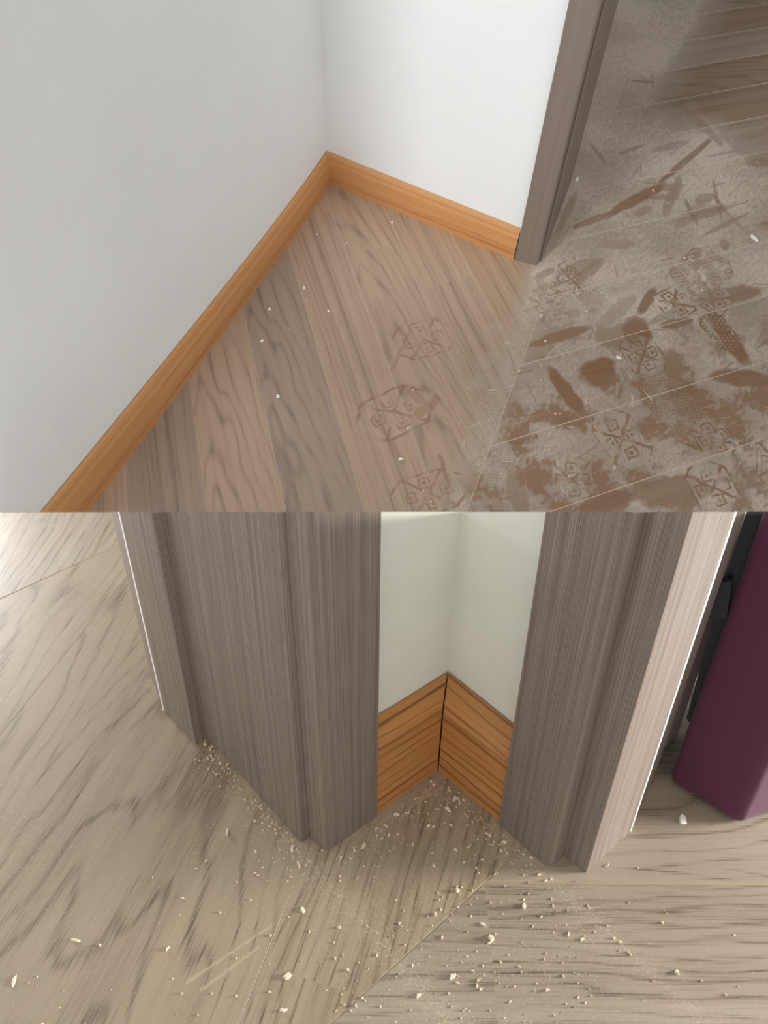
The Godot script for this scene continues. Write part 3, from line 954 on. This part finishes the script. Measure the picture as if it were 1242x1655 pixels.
func crumbs():
	var o: MeshInstance3D
	var chips := [
		[Vector3(-0.0920, 0, -0.1310), Vector3(0.0085, 0.0018, 0.0062), "white", "plaster_chip", "white plaster chip lying on the floor in front of the maroon bag"],
		[Vector3(0.2358, 0, 0.0548), Vector3(0.0075, 0.0012, 0.0022), "cream", "wood_splinter", "longest pale wood splinter, lying alone at the left edge of the near floor"],
		[Vector3(0.2711, 0, 0.0558), Vector3(0.0080, 0.0012, 0.0024), "cream", "wood_splinter", "upright-looking wood splinter nearest the lower left corner of the near floor"],
		[Vector3(0.1571, 0, -0.0411), Vector3(0.0055, 0.002, 0.0040), "cream", "wood_chip", "curled wood chip just left of the pale floor seam, past the two parallel scrapes"],
		[Vector3(0.1280, 0, -0.0167), Vector3(0.0055, 0.0015, 0.0030), "cream", "wood_chip", "flat wood chip in front of the left near door frame, above the two scrapes"],
		[Vector3(0.1694, 0, -0.0537), Vector3(0.0050, 0.0015, 0.0025), "cream", "wood_chip", "small wood chip at the lower edge where the pale seam leaves the floor"],
		[Vector3(0.0573, 0, -0.1014), Vector3(0.0050, 0.003, 0.0035), "cream", "wood_chip", "crumbly wood chip in the middle of the right-hand boards, tallest of its cluster"],
		[Vector3(0.0889, 0, -0.1018), Vector3(0.0048, 0.002, 0.0035), "cream", "wood_chip", "wood chip alone on the right-hand boards below the seam, in front of its cluster"],
		[Vector3(-0.0066, 0, -0.1831), Vector3(0.0042, 0.0018, 0.0032), "cream", "wood_chip", "wood chip out on the pale boards at the right edge of the near floor"],
		[Vector3(0.0287, 0, -0.1013), Vector3(0.0045, 0.002, 0.0034), "cream", "wood_chip", "wood chip in front of the foot of the right near door frame"],
		[Vector3(0.0547, 0, -0.0927), Vector3(0.0060, 0.0015, 0.0022), "cream", "wood_splinter", "thin wood splinter just right of the pale floor seam, in the middle of the floor"],
	]
	var s := 40
	for c in chips:
		s += 1
		o = build(c[3], flake(s, c[1]), mats["crumb_" + c[2]], self, Transform3D(Basis(Vector3.UP, s * 1.7), c[0]))
		tag(o, c[4], "chip" if c[3] != "wood_splinter" else "splinter", "", "chips and splinters on the near floor")
	var white := [
		[Vector3(0.1177, 0, -0.6667), Vector3(0.014, 0.003, 0.007), "long white plaster chip lying in the trodden dust beyond the smooth brown swipe"],
		[Vector3(-0.2551, 0, -0.4300), Vector3(0.013, 0.006, 0.010), "white plaster chip against the foot of the far door frame's jamb"],
		[Vector3(-0.2828, 0, -0.7993), Vector3(0.030, 0.003, 0.010), "largest flat white plaster flake, in the dust at the right edge of the far floor"],
		[Vector3(0.4955, 0, -0.4165), Vector3(0.010, 0.004, 0.007), "white plaster chip beside the lowest sole print on the clean boards"],
		[Vector3(0.4879, 0, -0.1688), Vector3(0.008, 0.004, 0.008), "white plaster chip on the clean dark board, nearest the viewer of the loose crumbs"],
		[Vector3(0.2566, 0, -0.0880), Vector3(0.007, 0.004, 0.007), "white plaster crumb nearest the middle of the far left skirting board"],
		[Vector3(0.3305, 0, -0.0569), Vector3(0.007, 0.004, 0.006), "white plaster crumb closest to the far left skirting board, below the other one"],
		[Vector3(0.0313, 0, -0.1561), Vector3(0.006, 0.004, 0.006), "white plaster crumb below the short back skirting board"],
		[Vector3(0.3984, 0, -0.0824), Vector3(0.010, 0.003, 0.004), "thin white plaster sliver beside the far left skirting board, lowest of its row"],
		[Vector3(0.2815, 0, -0.1541), Vector3(0.005, 0.003, 0.005), "tiny white plaster crumb out on the clean boards, right of the skirting crumbs"],
	]
	for c in white:
		s += 1
		var at: Vector3 = c[0] + Vector3(0, 0.0002, 0)
		o = build("plaster_chip", flake(s, c[1]), mats.crumb_white, self, far * Transform3D(Basis(Vector3.UP, s * 1.3), at))
		tag(o, c[2], "chip", "", "plaster chips on the far floor")
	scatter("sawdust", 900, mats.sawdust, here, func(r):
		var k: int = r.randi() % 10
		if k < 4: return Vector3(r.randf_range(-0.05, 0.30), 0, r.randf_range(-0.24, 0.06))
		if k < 6: return Vector3(r.randf_range(0.0, 0.15), 0, r.randf_range(-0.16, -0.06))
		if k < 8: return Vector3(0.104 + absf(r.randfn()) * 0.006, 0, r.randf_range(0.0, 0.125))
		if k < 9: return Vector3(r.randf_range(0.0, 0.1), 0, -0.003 - absf(r.randfn()) * 0.012)
		return Vector3(0.002 + absf(r.randfn()) * 0.012, 0, r.randf_range(-0.10, -0.02)), "pale sawdust grains strewn over the near floor and along the feet of the door frames", 0.00095)
	scatter("plaster_dust", 150, mats.crumb_white, far, func(r):
		return Vector3(r.randf_range(-0.5, 0.55), 0, -0.45 - absf(r.randfn()) * 0.25) if r.randi() % 6 else Vector3(r.randf_range(0.0, 0.5), 0, r.randf_range(-0.45, -0.03)), "white plaster grains scattered over the far floor", 0.0016)

func scatter(called: String, n: int, m: Material, frame: Transform3D, where: Callable, label: String, size: float):
	var r := RandomNumberGenerator.new()
	r.seed = 99 + n
	var mm := MultiMesh.new()
	mm.transform_format = MultiMesh.TRANSFORM_3D
	mm.mesh = flake(3, Vector3(1.0, 0.7, 0.8)).commit()
	mm.instance_count = n
	for k in n:
		var q: float = size * exp(r.randfn() * 0.40)
		var t := Transform3D(Basis(Vector3.UP, r.randf() * TAU).scaled_local(Vector3(q * r.randf_range(0.8, 2.4), q, q)), where.call(r))
		mm.set_instance_transform(k, t)
	var o := MultiMeshInstance3D.new()
	o.name = called
	o.multimesh = mm
	o.material_override = m
	o.transform = frame
	add_child(o, true)
	tag(o, label, "sawdust" if called == "sawdust" else "plaster dust", "stuff")
